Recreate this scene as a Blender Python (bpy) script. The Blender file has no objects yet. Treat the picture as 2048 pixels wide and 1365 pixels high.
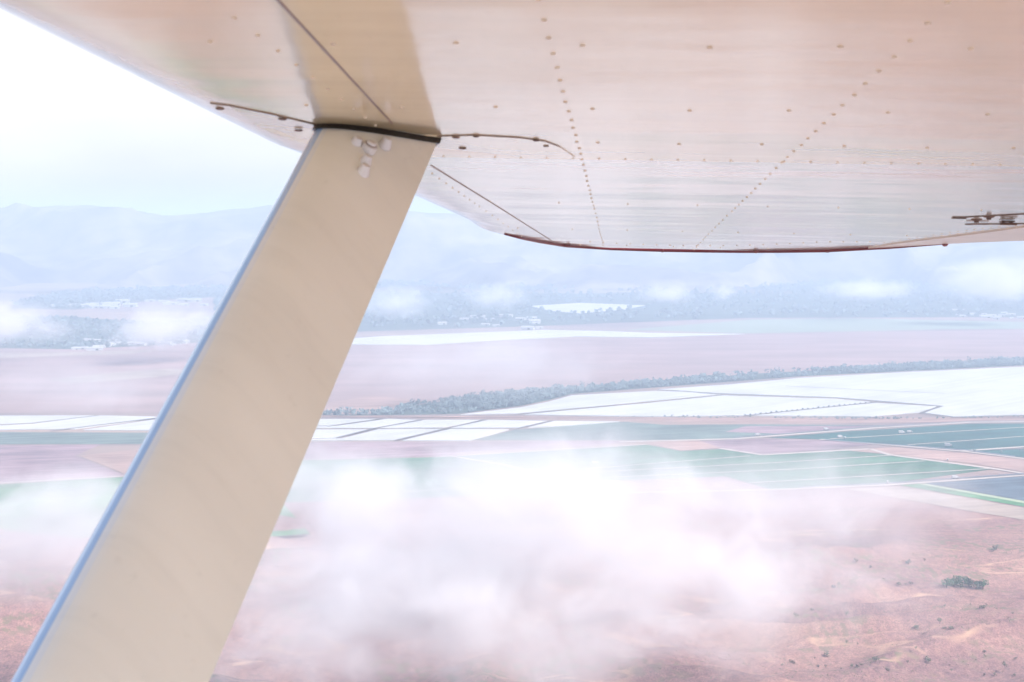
import bpy, bmesh, math, random
from mathutils import Vector, Matrix, noise as mn

random.seed(7)
SC = bpy.context.scene
COL = SC.collection
H = 260.0                                   # height of the camera above the valley floor, metres
F = 2844.0                                  # 50 mm lens: focal length in pixels of the 2048 px wide photograph
CX, CY, HOR = 1024.0, 682.5, 440.0
PITCH = math.atan((CY - HOR) / F)
CAM = Vector((0, 0, H))
FWD = Vector((0, math.cos(PITCH), -math.sin(PITCH)))
UP = Vector((0, math.sin(PITCH), math.cos(PITCH)))
RT = Vector((1, 0, 0))


def ray(px, py):
    return RT * ((px - CX) / F) + FWD + UP * (-(py - CY) / F)


def proj(P):
    d = P - CAM
    w = d.dot(FWD)
    return CX + F * d.dot(RT) / w, CY - F * d.dot(UP) / w


def gp(px, py, z=0.0):                      # point of the valley floor seen in that direction
    r = ray(px, py)
    return CAM + r * ((z - H) / r.z)


# ------------------------------------------------------------------ helpers
def sm(a, b, x):
    t = max(0.0, min(1.0, (x - a) / (b - a)))
    return t * t * (3 - 2 * t)


def mat(name):
    m = bpy.data.materials.new(name)
    m.use_nodes = True
    return m, m.node_tree.nodes, m.node_tree.links


def pbr(name, col, rough=0.6, var=0.12, scale=1.0, bump=0.0, bscale=None, coat=0.0, spec=0.5, stretch=(1, 1, 1), detail=4.0):
    """Principled surface whose colour wanders a little with a noise in object space."""
    m, N, L = mat(name)
    b = N['Principled BSDF']
    b.inputs['Roughness'].default_value = rough
    b.inputs['Specular IOR Level'].default_value = spec
    b.inputs['Coat Weight'].default_value = coat
    b.inputs['Coat Roughness'].default_value = 0.03
    tc = N.new('ShaderNodeTexCoord')
    mp = N.new('ShaderNodeMapping')
    mp.inputs['Scale'].default_value = stretch
    L.new(tc.outputs['Object'], mp.inputs['Vector'])
    n = N.new('ShaderNodeTexNoise')
    n.inputs['Scale'].default_value = scale
    n.inputs['Detail'].default_value = detail
    L.new(mp.outputs['Vector'], n.inputs['Vector'])
    r = N.new('ShaderNodeValToRGB')
    r.color_ramp.elements[0].position = 0.3
    r.color_ramp.elements[1].position = 0.7
    r.color_ramp.elements[0].color = (*[c * (1 - var) for c in col], 1)
    r.color_ramp.elements[1].color = (*[min(1, c * (1 + var)) for c in col], 1)
    L.new(n.outputs['Fac'], r.inputs['Fac'])
    L.new(r.outputs['Color'], b.inputs['Base Color'])
    if bump:
        n2 = N.new('ShaderNodeTexNoise')
        n2.inputs['Scale'].default_value = bscale or scale
        n2.inputs['Detail'].default_value = 2
        L.new(mp.outputs['Vector'], n2.inputs['Vector'])
        bp = N.new('ShaderNodeBump')
        bp.inputs['Strength'].default_value = 1.0
        bp.inputs['Distance'].default_value = bump
        L.new(n2.outputs['Fac'], bp.inputs['Height'])
        L.new(bp.outputs['Normal'], b.inputs['Normal'])
    return m


def rows(m, ang, amount=.25, scale=.12):
    """Crop rows and tractor lines: streaks along one direction multiplied into the colour."""
    N, L = m.node_tree.nodes, m.node_tree.links
    b = N['Principled BSDF']
    src = b.inputs['Base Color'].links[0].from_socket
    geo = N.new('ShaderNodeNewGeometry')
    rt = N.new('ShaderNodeVectorRotate'); rt.rotation_type = 'Z_AXIS'; rt.inputs['Angle'].default_value = -ang
    L.new(geo.outputs['Position'], rt.inputs['Vector'])
    mp = N.new('ShaderNodeMapping'); mp.inputs['Scale'].default_value = (.035, 1, 1)
    L.new(rt.outputs[0], mp.inputs['Vector'])
    n = N.new('ShaderNodeTexNoise'); n.inputs['Scale'].default_value = scale; n.inputs['Detail'].default_value = 5
    L.new(mp.outputs['Vector'], n.inputs['Vector'])
    p = N.new('ShaderNodeTexNoise'); p.inputs['Scale'].default_value = .012; p.inputs['Detail'].default_value = 6
    L.new(geo.outputs['Position'], p.inputs['Vector'])
    s = N.new('ShaderNodeMath'); s.operation = 'ADD'
    L.new(n.outputs['Fac'], s.inputs[0]); L.new(p.outputs['Fac'], s.inputs[1])
    r = N.new('ShaderNodeMapRange')
    r.inputs['From Min'].default_value = .75; r.inputs['From Max'].default_value = 1.25
    r.inputs['To Min'].default_value = 1 - amount; r.inputs['To Max'].default_value = 1 + amount
    L.new(s.outputs[0], r.inputs['Value'])
    v = N.new('ShaderNodeVectorMath'); v.operation = 'SCALE'
    L.new(src, v.inputs[0]); L.new(r.outputs[0], v.inputs['Scale'])
    L.new(v.outputs[0], b.inputs['Base Color'])
    return m


def obj(name, bm, mats, parent=None, smooth=False, loc=None):
    me = bpy.data.meshes.new(name)
    bm.normal_update()
    bm.to_mesh(me)
    bm.free()
    for m in (mats if isinstance(mats, (list, tuple)) else [mats]):
        me.materials.append(m)
    if smooth:
        for p in me.polygons:
            p.use_smooth = True
    o = bpy.data.objects.new(name, me)
    COL.objects.link(o)
    if parent is not None:
        o.parent = parent
    if loc is not None:
        o.location = loc
    return o


def tag(o, label=None, cat=None, group=None, kind=None):
    if label: o['label'] = label
    if cat: o['category'] = cat
    if group: o['group'] = group
    if kind: o['kind'] = kind
    return o


def empty(name, loc=(0, 0, 0), rz=0.0):
    o = bpy.data.objects.new(name, None)
    COL.objects.link(o)
    o.location = loc
    o.rotation_euler = (0, 0, rz)
    return o


def copy_tree(o, parent=None):
    c = o.copy()
    COL.objects.link(c)
    if parent is not None:
        c.parent = parent
    for ch in list(o.children):
        copy_tree(ch, c)
    return c


def box(bm, c, s, mi=0, bevel=0.0):
    r = bmesh.ops.create_cube(bm, size=1.0)
    vs = r['verts']
    for v in vs:
        v.co = Vector((v.co.x * s[0] + c[0], v.co.y * s[1] + c[1], v.co.z * s[2] + c[2]))
    for f in {f for v in vs for f in v.link_faces}:
        f.material_index = mi
    if bevel:
        bmesh.ops.bevel(bm, geom=list({e for v in vs for e in v.link_edges}), offset=bevel, segments=2, affect='EDGES')


def tube(bm, pts, rad, n=8, mi=0):
    rings = []
    for i, p in enumerate(pts):
        p = Vector(p)
        d = (Vector(pts[min(i + 1, len(pts) - 1)]) - Vector(pts[max(i - 1, 0)])).normalized()
        a = d.orthogonal().normalized() if not rings else None
        if rings:
            a = (last_a - d * last_a.dot(d)).normalized()
        last_a = a
        b = d.cross(a)
        rr = rad[i] if isinstance(rad, (list, tuple)) else rad
        rings.append([bm.verts.new(p + (a * math.cos(2 * math.pi * k / n) + b * math.sin(2 * math.pi * k / n)) * rr) for k in range(n)])
    for r0, r1 in zip(rings, rings[1:]):
        for k in range(n):
            f = bm.faces.new((r0[k], r0[(k + 1) % n], r1[(k + 1) % n], r1[k]))
            f.material_index = mi
    f = bm.faces.new(list(reversed(rings[0]))); f.material_index = mi
    f = bm.faces.new(rings[-1]); f.material_index = mi


def lathe(bm, base, axis, prof, n=20, mi=0):
    """prof: (radius, height) pairs along axis from base."""
    axis = Vector(axis).normalized()
    a = axis.orthogonal().normalized()
    b = axis.cross(a)
    rings = [[bm.verts.new(Vector(base) + axis * h + (a * math.cos(2 * math.pi * k / n) + b * math.sin(2 * math.pi * k / n)) * r) for k in range(n)] for r, h in prof]
    for r0, r1 in zip(rings, rings[1:]):
        for k in range(n):
            f = bm.faces.new((r0[k], r0[(k + 1) % n], r1[(k + 1) % n], r1[k]))
            f.material_index = mi
    f = bm.faces.new(list(reversed(rings[0]))); f.material_index = mi
    f = bm.faces.new(rings[-1]); f.material_index = mi


def prism(bm, pts, z0, z1, mi=0):
    a = [bm.verts.new((x, y, z0)) for x, y in pts]
    b = [bm.verts.new((x, y, z1)) for x, y in pts]
    n = len(pts)
    fs = [bm.faces.new(b), bm.faces.new(list(reversed(a)))]
    for i in range(n):
        fs.append(bm.faces.new((a[i], a[(i + 1) % n], b[(i + 1) % n], b[i])))
    for f in fs:
        f.material_index = mi
    bmesh.ops.recalc_face_normals(bm, faces=fs)


def interp(tab, x):
    if x <= tab[0][0]: return tab[0][1]
    for (a, b), (c, d) in zip(tab, tab[1:]):
        if x <= c:
            return b + (d - b) * (x - a) / (c - a)
    return tab[-1][1]


# ------------------------------------------------------------------ camera, light, air
cd = bpy.data.cameras.new('camera')
cd.sensor_width = 36.0
cd.lens = F / 2048 * 36.0
cd.clip_start = 0.05
cd.clip_end = 60000
cd.dof.use_dof = True
cd.dof.focus_distance = 9.0
cd.dof.aperture_fstop = 16
co = bpy.data.objects.new('camera', cd)
COL.objects.link(co)
co.matrix_world = Matrix.Translation(CAM) @ Matrix((RT, UP, -FWD)).transposed().to_4x4()
SC.camera = co

SUN_DIR = Vector((0.72, -0.30, 0.80)).normalized()      # towards the sun
el = math.asin(SUN_DIR.z)
az = math.atan2(SUN_DIR.x, SUN_DIR.y)
w = bpy.data.worlds.new('World')
SC.world = w
w.use_nodes = True
N, L = w.node_tree.nodes, w.node_tree.links
sky = N.new('ShaderNodeTexSky')
sky.sky_type = 'NISHITA'
sky.sun_disc = False
sky.sun_elevation = el
sky.sun_rotation = az
sky.altitude = 250
sky.air_density = 1.0
sky.dust_density = 5.0
sky.ozone_density = 1.0
# thin bright overcast veil drawn over the clear sky
tcw = N.new('ShaderNodeTexCoord')
mpw = N.new('ShaderNodeMapping'); mpw.inputs['Scale'].default_value = (1, 1, 4)
L.new(tcw.outputs['Generated'], mpw.inputs['Vector'])
nw = N.new('ShaderNodeTexNoise'); nw.inputs['Scale'].default_value = 2.2; nw.inputs['Detail'].default_value = 5
L.new(mpw.outputs['Vector'], nw.inputs['Vector'])
rw = N.new('ShaderNodeMapRange')
rw.inputs['From Min'].default_value = .35; rw.inputs['From Max'].default_value = .65
rw.inputs['To Min'].default_value = .55; rw.inputs['To Max'].default_value = .9
L.new(nw.outputs['Fac'], rw.inputs['Value'])
sw = N.new('ShaderNodeSeparateXYZ')
L.new(tcw.outputs['Generated'], sw.inputs[0])
ew = N.new('ShaderNodeMapRange'); ew.interpolation_type = 'SMOOTHSTEP'
ew.inputs['From Min'].default_value = .22; ew.inputs['From Max'].default_value = .55
ew.inputs['To Min'].default_value = 1.0; ew.inputs['To Max'].default_value = .15
L.new(sw.outputs['Z'], ew.inputs['Value'])
xw = N.new('ShaderNodeMath'); xw.operation = 'MULTIPLY'
L.new(rw.outputs[0], xw.inputs[0]); L.new(ew.outputs[0], xw.inputs[1])
mw_ = N.new('ShaderNodeMix'); mw_.data_type = 'RGBA'
L.new(xw.outputs[0], mw_.inputs[0])
L.new(sky.outputs['Color'], mw_.inputs[6])
mw_.inputs[7].default_value = (4.9, 4.8, 4.8, 1)
L.new(mw_.outputs[2], N['Background'].inputs['Color'])
N['Background'].inputs['Strength'].default_value = 0.15
sl = bpy.data.lights.new('sun', 'SUN')
sl.energy = 4.0
sl.angle = math.radians(0.5)
sl.color = (1.0, 0.95, 0.88)
so = bpy.data.objects.new('sun', sl)
COL.objects.link(so)
so.rotation_euler = SUN_DIR.to_track_quat('Z', 'Y').to_euler()
so.location = (0, 0, 400)

vs = SC.view_settings
vs.view_transform = 'Standard'
vs.look = 'None'
vs.gamma = 1
vs.exposure = 0.77
cy = SC.cycles
cy.use_denoising = True
cy.max_bounces = 6
cy.diffuse_bounces = 4
cy.glossy_bounces = 3
cy.volume_bounces = 3
cy.transparent_max_bounces = 8
cy.volume_max_steps = 256
cy.sample_clamp_indirect = 8

HAZE = 0.00025
m, N, L = mat('haze_air')
N.remove(N['Principled BSDF'])
pv = N.new('ShaderNodeVolumePrincipled')
pv.inputs['Color'].default_value = (0.58, 0.72, 0.93, 1)
pv.inputs['Density'].default_value = HAZE
pv.inputs['Anisotropy'].default_value = 0.0
L.new(pv.outputs['Volume'], N['Material Output'].inputs['Volume'])
bm = bmesh.new()
box(bm, (0, 9000, 180), (30200, 22200, 380))
tag(obj('haze', bm, m), kind='stuff')

# ------------------------------------------------------------------ the valley floor
def relief(x, y):
    """Gullied slope in the foreground, flat under the fields."""
    k = 1 - sm(1080, 1230, y + 0.12 * x)
    if k <= 0: return 0.0
    p = Vector((x * 0.006, y * 0.016, 0.3))
    h = mn.fractal(p, 0.9, 2.1, 5) * 11
    r = 1 - abs(mn.noise(Vector((x * 0.004 + 7, y * 0.014 + 0.25 * math.sin(x * 0.012), 2.2)))) * 2
    h += 13 * max(0, r) ** 2.5 - 6
    return h * k


def ground_grid():
    xs = [-15000, -9000, -5000, -3000, -1800, -1100] + [-760 + 8 * i for i in range(191)] + [1100, 1800, 3000, 5000, 9000, 15000]
    ys = [-2000, -800, -200, 200] + [420 + 7 * i for i in range(124)] + [1400, 1700, 2200, 3000, 4500, 7000, 11000, 20000]
    bm = bmesh.new()
    g = [[bm.verts.new((x, y, relief(x, y) if abs(x) < 1200 else 0.0)) for x in xs] for y in ys]
    for j in range(len(ys) - 1):
        for i in range(len(xs) - 1):
            bm.faces.new((g[j][i], g[j][i + 1], g[j + 1][i + 1], g[j + 1][i]))
    return bm


def ground_material():
    m, N, L = mat('soil')
    b = N['Principled BSDF']
    b.inputs['Roughness'].default_value = 0.95
    b.inputs['Specular IOR Level'].default_value = 0.1
    geo = N.new('ShaderNodeNewGeometry')

    def nz(scale, stretch, detail=5, dist=0.0):
        mp = N.new('ShaderNodeMapping')
        mp.inputs['Scale'].default_value = stretch
        L.new(geo.outputs['Position'], mp.inputs['Vector'])
        n = N.new('ShaderNodeTexNoise')
        n.inputs['Scale'].default_value = scale
        n.inputs['Detail'].default_value = detail
        n.inputs['Distortion'].default_value = dist
        L.new(mp.outputs['Vector'], n.inputs['Vector'])
        return n.outputs['Fac']

    def ramp(fac, stops):
        r = N.new('ShaderNodeValToRGB')
        while len(r.color_ramp.elements) < len(stops):
            r.color_ramp.elements.new(0.5)
        for e, (p, c) in zip(r.color_ramp.elements, stops):
            e.position = p
            e.color = (*c, 1)
        L.new(fac, r.inputs['Fac'])
        return r.outputs['Color']

    def mix(a, b_, fac):
        x = N.new('ShaderNodeMix')
        x.data_type = 'RGBA'
        L.new(fac, x.inputs[0])
        L.new(a, x.inputs[6])
        L.new(b_, x.inputs[7])
        return x.outputs[2]
    big = ramp(nz(0.006, (1, 2.2, 1), 6, 0.4), [(0.32, (0.13, 0.075, 0.085)), (0.5, (0.235, 0.13, 0.12)), (0.68, (0.32, 0.19, 0.15))])
    fine = ramp(nz(0.22, (1, 1, 1), 6), [(0.35, (0.13, 0.08, 0.08)), (0.52, (0.24, 0.135, 0.125)), (0.7, (0.34, 0.215, 0.17))])
    c = N.new('ShaderNodeMix'); c.data_type = 'RGBA'; c.inputs[0].default_value = 0.42
    L.new(big, c.inputs[6]); L.new(fine, c.inputs[7])
    col = c.outputs[2]
    # pebbles and tufts, about a metre across
    dt = ramp(nz(0.9, (1, 1, 1), 4), [(0.36, (0.72, 0.72, 0.73)), (0.5, (0.95, 0.95, 0.95)), (0.66, (1.2, 1.18, 1.15))])
    vm = N.new('ShaderNodeVectorMath'); vm.operation = 'MULTIPLY'
    L.new(col, vm.inputs[0]); L.new(dt, vm.inputs[1])
    col = vm.outputs[0]
    # dry olive scrub cover in patches
    pm = ramp(nz(0.011, (1, 1.8, 1), 4, 0.6), [(0.5, (0, 0, 0)), (0.62, (1, 1, 1))])
    sp = ramp(nz(0.16, (1, 1, 1), 5), [(0.5, (0, 0, 0)), (0.58, (1, 1, 1))])
    mu = N.new('ShaderNodeMath'); mu.operation = 'MULTIPLY'
    L.new(pm, mu.inputs[0]); L.new(sp, mu.inputs[1])
    g = N.new('ShaderNodeRGB'); g.outputs[0].default_value = (0.145, 0.12, 0.08, 1)
    col = mix(col, g.outputs[0], mu.outputs[0])
    # bare ochre scarps and animal tracks along the gullies
    t = nz(0.008, (0.3, 1.9, 1), 4, 0.5)
    tr = ramp(t, [(0.478, (0, 0, 0)), (0.487, (1, 1, 1)), (0.496, (0, 0, 0))])
    o = N.new('ShaderNodeRGB'); o.outputs[0].default_value = (0.42, 0.27, 0.19, 1)
    mu2 = N.new('ShaderNodeMath'); mu2.operation = 'MULTIPLY'
    L.new(tr, mu2.inputs[0])
    L.new(ramp(nz(0.02, (1, 1, 1), 3), [(0.4, (0.15, 0.15, 0.15)), (0.6, (1, 1, 1))]), mu2.inputs[1])
    col = mix(col, o.outputs[0], mu2.outputs[0])
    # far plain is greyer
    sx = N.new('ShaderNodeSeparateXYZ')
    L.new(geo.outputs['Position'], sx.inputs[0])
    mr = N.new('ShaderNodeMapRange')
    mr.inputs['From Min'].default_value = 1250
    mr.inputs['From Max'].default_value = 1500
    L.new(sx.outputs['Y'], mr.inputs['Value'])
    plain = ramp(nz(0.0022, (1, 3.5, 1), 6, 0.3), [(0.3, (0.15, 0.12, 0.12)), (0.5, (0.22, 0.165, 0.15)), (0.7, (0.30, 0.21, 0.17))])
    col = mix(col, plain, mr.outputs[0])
    L.new(col, b.inputs['Base Color'])
    return m


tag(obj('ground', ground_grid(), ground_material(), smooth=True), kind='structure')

# ------------------------------------------------------------------ fields, plots, roads
SOIL = pbr('bare_soil', (0.30, 0.19, 0.16), 0.95, 0.15, 0.02, stretch=(1, 4, 1), spec=0.1)
MAUVE = pbr('mauve_soil', (0.22, 0.15, 0.17), 0.95, 0.18, 0.02, stretch=(1, 4, 1), spec=0.1)
SAND = pbr('sandy_soil', (0.28, 0.225, 0.19), 0.95, 0.10, 0.02, stretch=(1, 4, 1), spec=0.1)
PINK = pbr('pink_soil', (0.285, 0.19, 0.165), 0.95, 0.12, 0.02, stretch=(1, 4, 1), spec=0.1)
GREEN = pbr('crop_green', (0.038, 0.115, 0.06), 0.9, 0.12, 0.03, stretch=(1, 5, 1), spec=0.1)
TEAL = pbr('crop_teal', (0.016, 0.075, 0.064), 0.9, 0.12, 0.03, stretch=(1, 5, 1), spec=0.1)
GREY = pbr('crop_grey', (0.10, 0.135, 0.12), 0.9, 0.15, 0.03, stretch=(1, 5, 1), spec=0.1)
BLUE = pbr('crop_blue', (0.07, 0.10, 0.125), 0.9, 0.15, 0.05, spec=0.1)
BRIGHT = pbr('young_crop', (0.06, 0.17, 0.07), 0.9, 0.2, 0.02, spec=0.1)
LIME = pbr('pale_verge', (0.28, 0.34, 0.22), 0.9, 0.1, 0.02, spec=0.1)
TRACK = pbr('track_dust', (0.38, 0.33, 0.30), 0.95, 0.08, 0.02, spec=0.1)
DITCH = pbr('ditch_water', (0.05, 0.06, 0.08), 0.4, 0.2, 0.05)
LANE = pbr('lane_soil', (0.13, 0.115, 0.11), 0.95, 0.2, 0.05, spec=0.1)
COVER = pbr('white_film', (0.41, 0.41, 0.41), 0.45, 0.04, 0.03, stretch=(1, 3, 1))


gd = gp(1850, 922) - gp(1220, 955)
ROWA = math.atan2(gd.y, gd.x)
for m_, am in ((SOIL, .3), (MAUVE, .35), (SAND, .2), (PINK, .25), (GREEN, .35), (TEAL, .35), (GREY, .35), (BLUE, .4), (BRIGHT, .35), (LIME, .2)):
    rows(m_, ROWA, am)
rows(COVER, ROWA + .5, .14, .09)


def field(pts, m, z, name='field', label=None):
    bm = bmesh.new()
    vv = [bm.verts.new(gp(x, y, z)) for x, y in pts]
    f = bm.faces.new(vv)
    f.normal_update()
    if f.normal.z < 0: f.normal_flip()
    bmesh.ops.triangulate(bm, faces=[f])
    return tag(obj(name, bm, m), label, None, None, 'structure')


def strip(pts, width, m, z, name='road'):
    P = [gp(x, y, z) for x, y in pts]
    bm = bmesh.new()
    prev = None
    for i, p in enumerate(P):
        d = (P[min(i + 1, len(P) - 1)] - P[max(i - 1, 0)])
        d.z = 0
        d.normalize()
        n = Vector((-d.y, d.x, 0)) * width / 2
        cur = (bm.verts.new(p - n), bm.verts.new(p + n))
        if prev:
            f = bm.faces.new((prev[0], cur[0], cur[1], prev[1]))
            f.normal_update()
            if f.normal.z < 0: f.normal_flip()
        prev = cur
    return tag(obj(name, bm, m), None, None, None, 'structure')


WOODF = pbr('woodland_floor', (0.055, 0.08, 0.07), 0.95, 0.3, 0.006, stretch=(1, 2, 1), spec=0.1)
FIELDS = [
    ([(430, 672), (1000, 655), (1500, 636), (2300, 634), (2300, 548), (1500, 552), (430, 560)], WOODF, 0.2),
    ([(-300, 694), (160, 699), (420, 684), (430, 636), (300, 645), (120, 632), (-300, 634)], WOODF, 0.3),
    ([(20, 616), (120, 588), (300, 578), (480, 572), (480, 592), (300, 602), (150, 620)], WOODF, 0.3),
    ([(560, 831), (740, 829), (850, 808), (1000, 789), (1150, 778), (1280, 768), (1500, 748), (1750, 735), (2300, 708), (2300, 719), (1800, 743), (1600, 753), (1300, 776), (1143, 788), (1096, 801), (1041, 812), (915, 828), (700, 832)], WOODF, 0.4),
    # far plain and woods floor
    ([(-200, 700), (300, 694), (420, 684), (700, 690), (850, 691), (1000, 681), (1300, 677), (1500, 669), (2300, 655), (2300, 722), (1600, 746), (1280, 768), (1000, 790), (850, 808), (600, 826), (-200, 826)], pbr('heath', (0.25, 0.17, 0.16), 0.95, 0.2, 0.004, stretch=(1, 3, 1), spec=0.1), 0.2),
    ([(1250, 660), (1500, 640), (1700, 637), (2300, 650), (2300, 656), (1900, 659), (1500, 667)], pbr('pale_pasture', (0.20, 0.235, 0.18), 0.95, 0.1, 0.004, spec=0.1), 0.4),
    ([(90, 760), (230, 745), (340, 738), (420, 742), (300, 756), (150, 768)], SAND, 0.5),
    ([(640, 808), (740, 792), (840, 800), (760, 818), (640, 822)], PINK, 0.5),
    ([(-150, 708), (60, 706), (330, 700), (260, 708), (-150, 722)], SAND, 0.5),
    # left foreground plots
    ([(-200, 864), (330, 866), (300, 888), (-200, 890)], GREY, 0.3),
    ([(-200, 892), (200, 890), (150, 912), (260, 955), (-200, 975)], MAUVE, 0.3),
    ([(158, 912), (330, 893), (300, 950), (262, 953)], PINK, 0.35),
    ([(-200, 982), (240, 955), (300, 952), (560, 1000), (620, 1068), (540, 1074), (-200, 1080)], BRIGHT, 0.35),
    # middle plots
    ([(330, 886), (940, 884), (1290, 882), (1000, 906), (880, 913), (330, 925)], MAUVE, 0.3),
    ([(945, 881), (1030, 860), (1248, 844), (1330, 850), (1500, 849), (1790, 851), (1640, 866), (1470, 877), (1300, 881)], GREY, 0.3),
    ([(1490, 853), (1780, 852), (1560, 868), (1450, 864)], MAUVE, 0.45),
    ([(560, 922), (880, 915), (1295, 890), (1360, 903), (1440, 899), (1525, 911), (1700, 901), (1780, 911), (1990, 938), (1765, 969), (1540, 979), (1450, 953), (1150, 965), (1000, 990), (760, 1000), (400, 1010), (340, 930), (560, 921)], GREEN, 0.3),
    ([(1290, 886), (1395, 880), (1440, 896), (1362, 902)], PINK, 0.45),
    ([(1395, 883), (1530, 878), (1640, 881), (1745, 889), (1662, 899), (1522, 909), (1442, 897)], MAUVE, 0.4),
    ([(1535, 876), (1700, 863), (1945, 848), (2300, 847), (2300, 886), (1930, 901), (1800, 892), (1640, 879)], TEAL, 0.3),
    ([(1935, 902), (2300, 889), (2300, 935), (2060, 917)], TEAL, 0.35),
    ([(1665, 899), (1790, 895), (1930, 906), (2060, 921), (2300, 950), (2300, 985), (2060, 946), (1935, 926), (1780, 909)], PINK, 0.4),
    ([(1850, 967), (2300, 936), (2300, 1050), (2060, 1004)], BLUE, 0.3),
    ([(1800, 971), (1842, 968), (2060, 1008), (2300, 1056), (2300, 1066), (2060, 1016)], BRIGHT, 0.35),
    ([(1690, 978), (1795, 973), (2060, 1018), (2300, 1068), (2300, 1080), (1960, 1026)], SAND, 0.35),
]
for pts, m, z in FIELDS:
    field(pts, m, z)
field([(1835, 968), (1852, 968), (2062, 1005), (2300, 1050), (2300, 1057), (2060, 1009)], LIME, 0.5, 'verge')
field([(560, 834), (1240, 838), (1600, 838), (2300, 836), (2300, 842), (1500, 847), (1240, 842), (560, 833)], PINK, 0.25)

for pts, wd, m in [
    ([(560, 832), (1000, 834), (1500, 838), (1800, 838), (2300, 830)], 9, SOIL),
    ([(1240, 884), (1470, 878), (1750, 856), (1940, 845), (2300, 841)], 9, TRACK),
    ([(1640, 879), (1800, 892), (1930, 903), (2060, 919), (2300, 945)], 7, TRACK),
    ([(1440, 897), (1525, 910)], 6, TRACK), ([(1525, 910), (1740, 898)], 6, TRACK),
    ([(1740, 898), (1780, 910), (1990, 938), (2060, 949), (2300, 990)], 7, TRACK),
    ([(1000, 990), (1540, 980), (1775, 970), (2060, 950), (2300, 934)], 7, TRACK),
    ([(-200, 978), (240, 953), (300, 950)], 5, TRACK),
    ([(1660, 878), (2060, 854), (2300, 842)], 3, TRACK), ([(1815, 890), (2060, 872), (2300, 857)], 3, TRACK),
    ([(1925, 902), (2060, 893), (2300, 878)], 7, TRACK),
    ([(1170, 938), (1500, 912)], 3, TRACK), ([(1080, 950), (1560, 925), (1780, 911)], 3, TRACK),
    ([(1220, 955), (1600, 938), (1850, 922)], 3, TRACK), ([(1500, 966), (1760, 951), (1985, 937)], 3, TRACK),
    ([(900, 912), (1010, 930), (1115, 958)], 5, TRACK), ([(760, 1000), (800, 985), (1115, 960)], 3, TRACK),
    ([(880, 914), (1295, 889)], 3, TRACK),
    ([(510, 1138), (560, 1136), (640, 1142), (760, 1140)], 2.5, TRACK),
]:
    strip(pts, wd, m, 0.65 if pts[0][1] < 1100 else 6.0)
for pts, wd in [([(1650, 880), (1800, 890.5), (1930, 900), (2030, 913)], 5), ([(1600, 975), (1775, 966.5), (2060, 946.5), (2300, 931)], 5), ([(1470, 875), (1750, 853), (1940, 843), (2300, 839)], 4)]:
    strip(pts, wd, DITCH, 0.8, 'ditch')

for pts, wd in [([(1035, 828), (1300, 803.5), (1444, 789.5)], 5), ([(1366, 783), (1444, 789), (1672, 796.5), (1756, 803.5), (1880, 812)], 6), ([(1488, 832), (1755, 804.5)], 7), ([(1884, 812), (1842, 826), (1906, 835), (2060, 831), (2300, 822)], 8), ([(1570, 772), (1750, 781), (1890, 787)], 3),
                ([(655, 853), (765, 837)], 6), ([(672, 876), (746, 857.5), (845, 839)], 6), ([(790, 881), (893, 857), (970, 839)], 6), ([(1030, 858), (1104, 841)], 5), ([(560, 857.5), (1030, 857.5)], 5), ([(-200, 859), (60, 847), (195, 831)], 5), ([(100, 862), (330, 834)], 5)]:
    strip(pts, wd * .7, LANE, 1.3, 'path')

# white film covers over the berry plots : each a low slab with its own edge
COVERS = [
    ([(920, 829), (1041, 815), (1096, 804), (1143, 791), (1311, 782), (1366, 784), (1442, 788), (1300, 802), (1035, 827)], 'slim white crop cover whose ragged upper edge follows the dark riverside trees'),
    ([(1048, 829), (1300, 806), (1446, 791), (1672, 798), (1742, 804), (1484, 831), (1300, 833)], 'broad white crop cover left of the row of dark bushes'),
    ([(1315, 779), (1460, 769), (1600, 756), (1800, 745), (2060, 733), (2300, 722), (2300, 820), (2060, 829), (1906, 833), (1850, 826), (1884, 812), (1762, 802), (1672, 795), (1446, 787), (1366, 782)], 'largest white crop cover, stretching to the right under the riverside trees'),
    ([(1496, 831), (1753, 806), (1872, 813), (1836, 825), (1738, 833), (1620, 832)], 'three sided white crop cover right of the row of dark bushes'),
    ([(512, 839), (756, 838), (655, 851), (490, 852)], 'white crop cover half hidden behind the strut, in the upper row of plots'),
    ([(775, 838), (836, 840), (746, 856), (560, 856), (674, 852)], 'small slanting white crop cover beside the strut, second in the upper row'),
    ([(852, 840), (960, 840), (886, 855), (760, 856)], 'slanting white crop cover in the middle of the upper row of plots'),
    ([(978, 840), (1096, 842), (1040, 855), (902, 856)], 'slanting white crop cover in the upper row, left of the pointed last one'),
    ([(1110, 842), (1240, 843), (1120, 852), (1056, 855)], 'pointed white crop cover ending the upper row of plots'),
    ([(470, 860), (738, 859), (668, 876), (440, 879)], 'white crop cover beside the strut in the lower row of plots'),
    ([(756, 859), (884, 858), (790, 880), (560, 881), (684, 877)], 'slanting white crop cover in the middle of the lower row of plots'),
    ([(902, 858), (1018, 859), (938, 881), (804, 881)], 'last white crop cover of the lower row, next to the grey green plot'),
    ([(-200, 832), (190, 831), (60, 846), (-200, 856)], 'pale white crop cover nearest the left edge, behind the strut'),
    ([(200, 831), (330, 834), (150, 858), (-200, 861), (66, 848)], 'pale white crop cover in the middle of the three left of the strut'),
    ([(340, 835), (500, 837), (440, 861), (166, 860)], 'pale white crop cover touching the left edge of the strut'),
    ([(560, 690), (660, 680), (760, 673), (1090, 660), (1200, 662), (1300, 666), (1490, 668), (1300, 675), (1150, 673), (1000, 680), (850, 690), (720, 689)], 'long narrow white crop cover at the far side of the mauve plain'),
    ([(1060, 612), (1160, 606), (1290, 611), (1250, 619), (1160, 627), (1100, 622)], 'farthest white crop cover, a small lens among the blue woods'),
]
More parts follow.
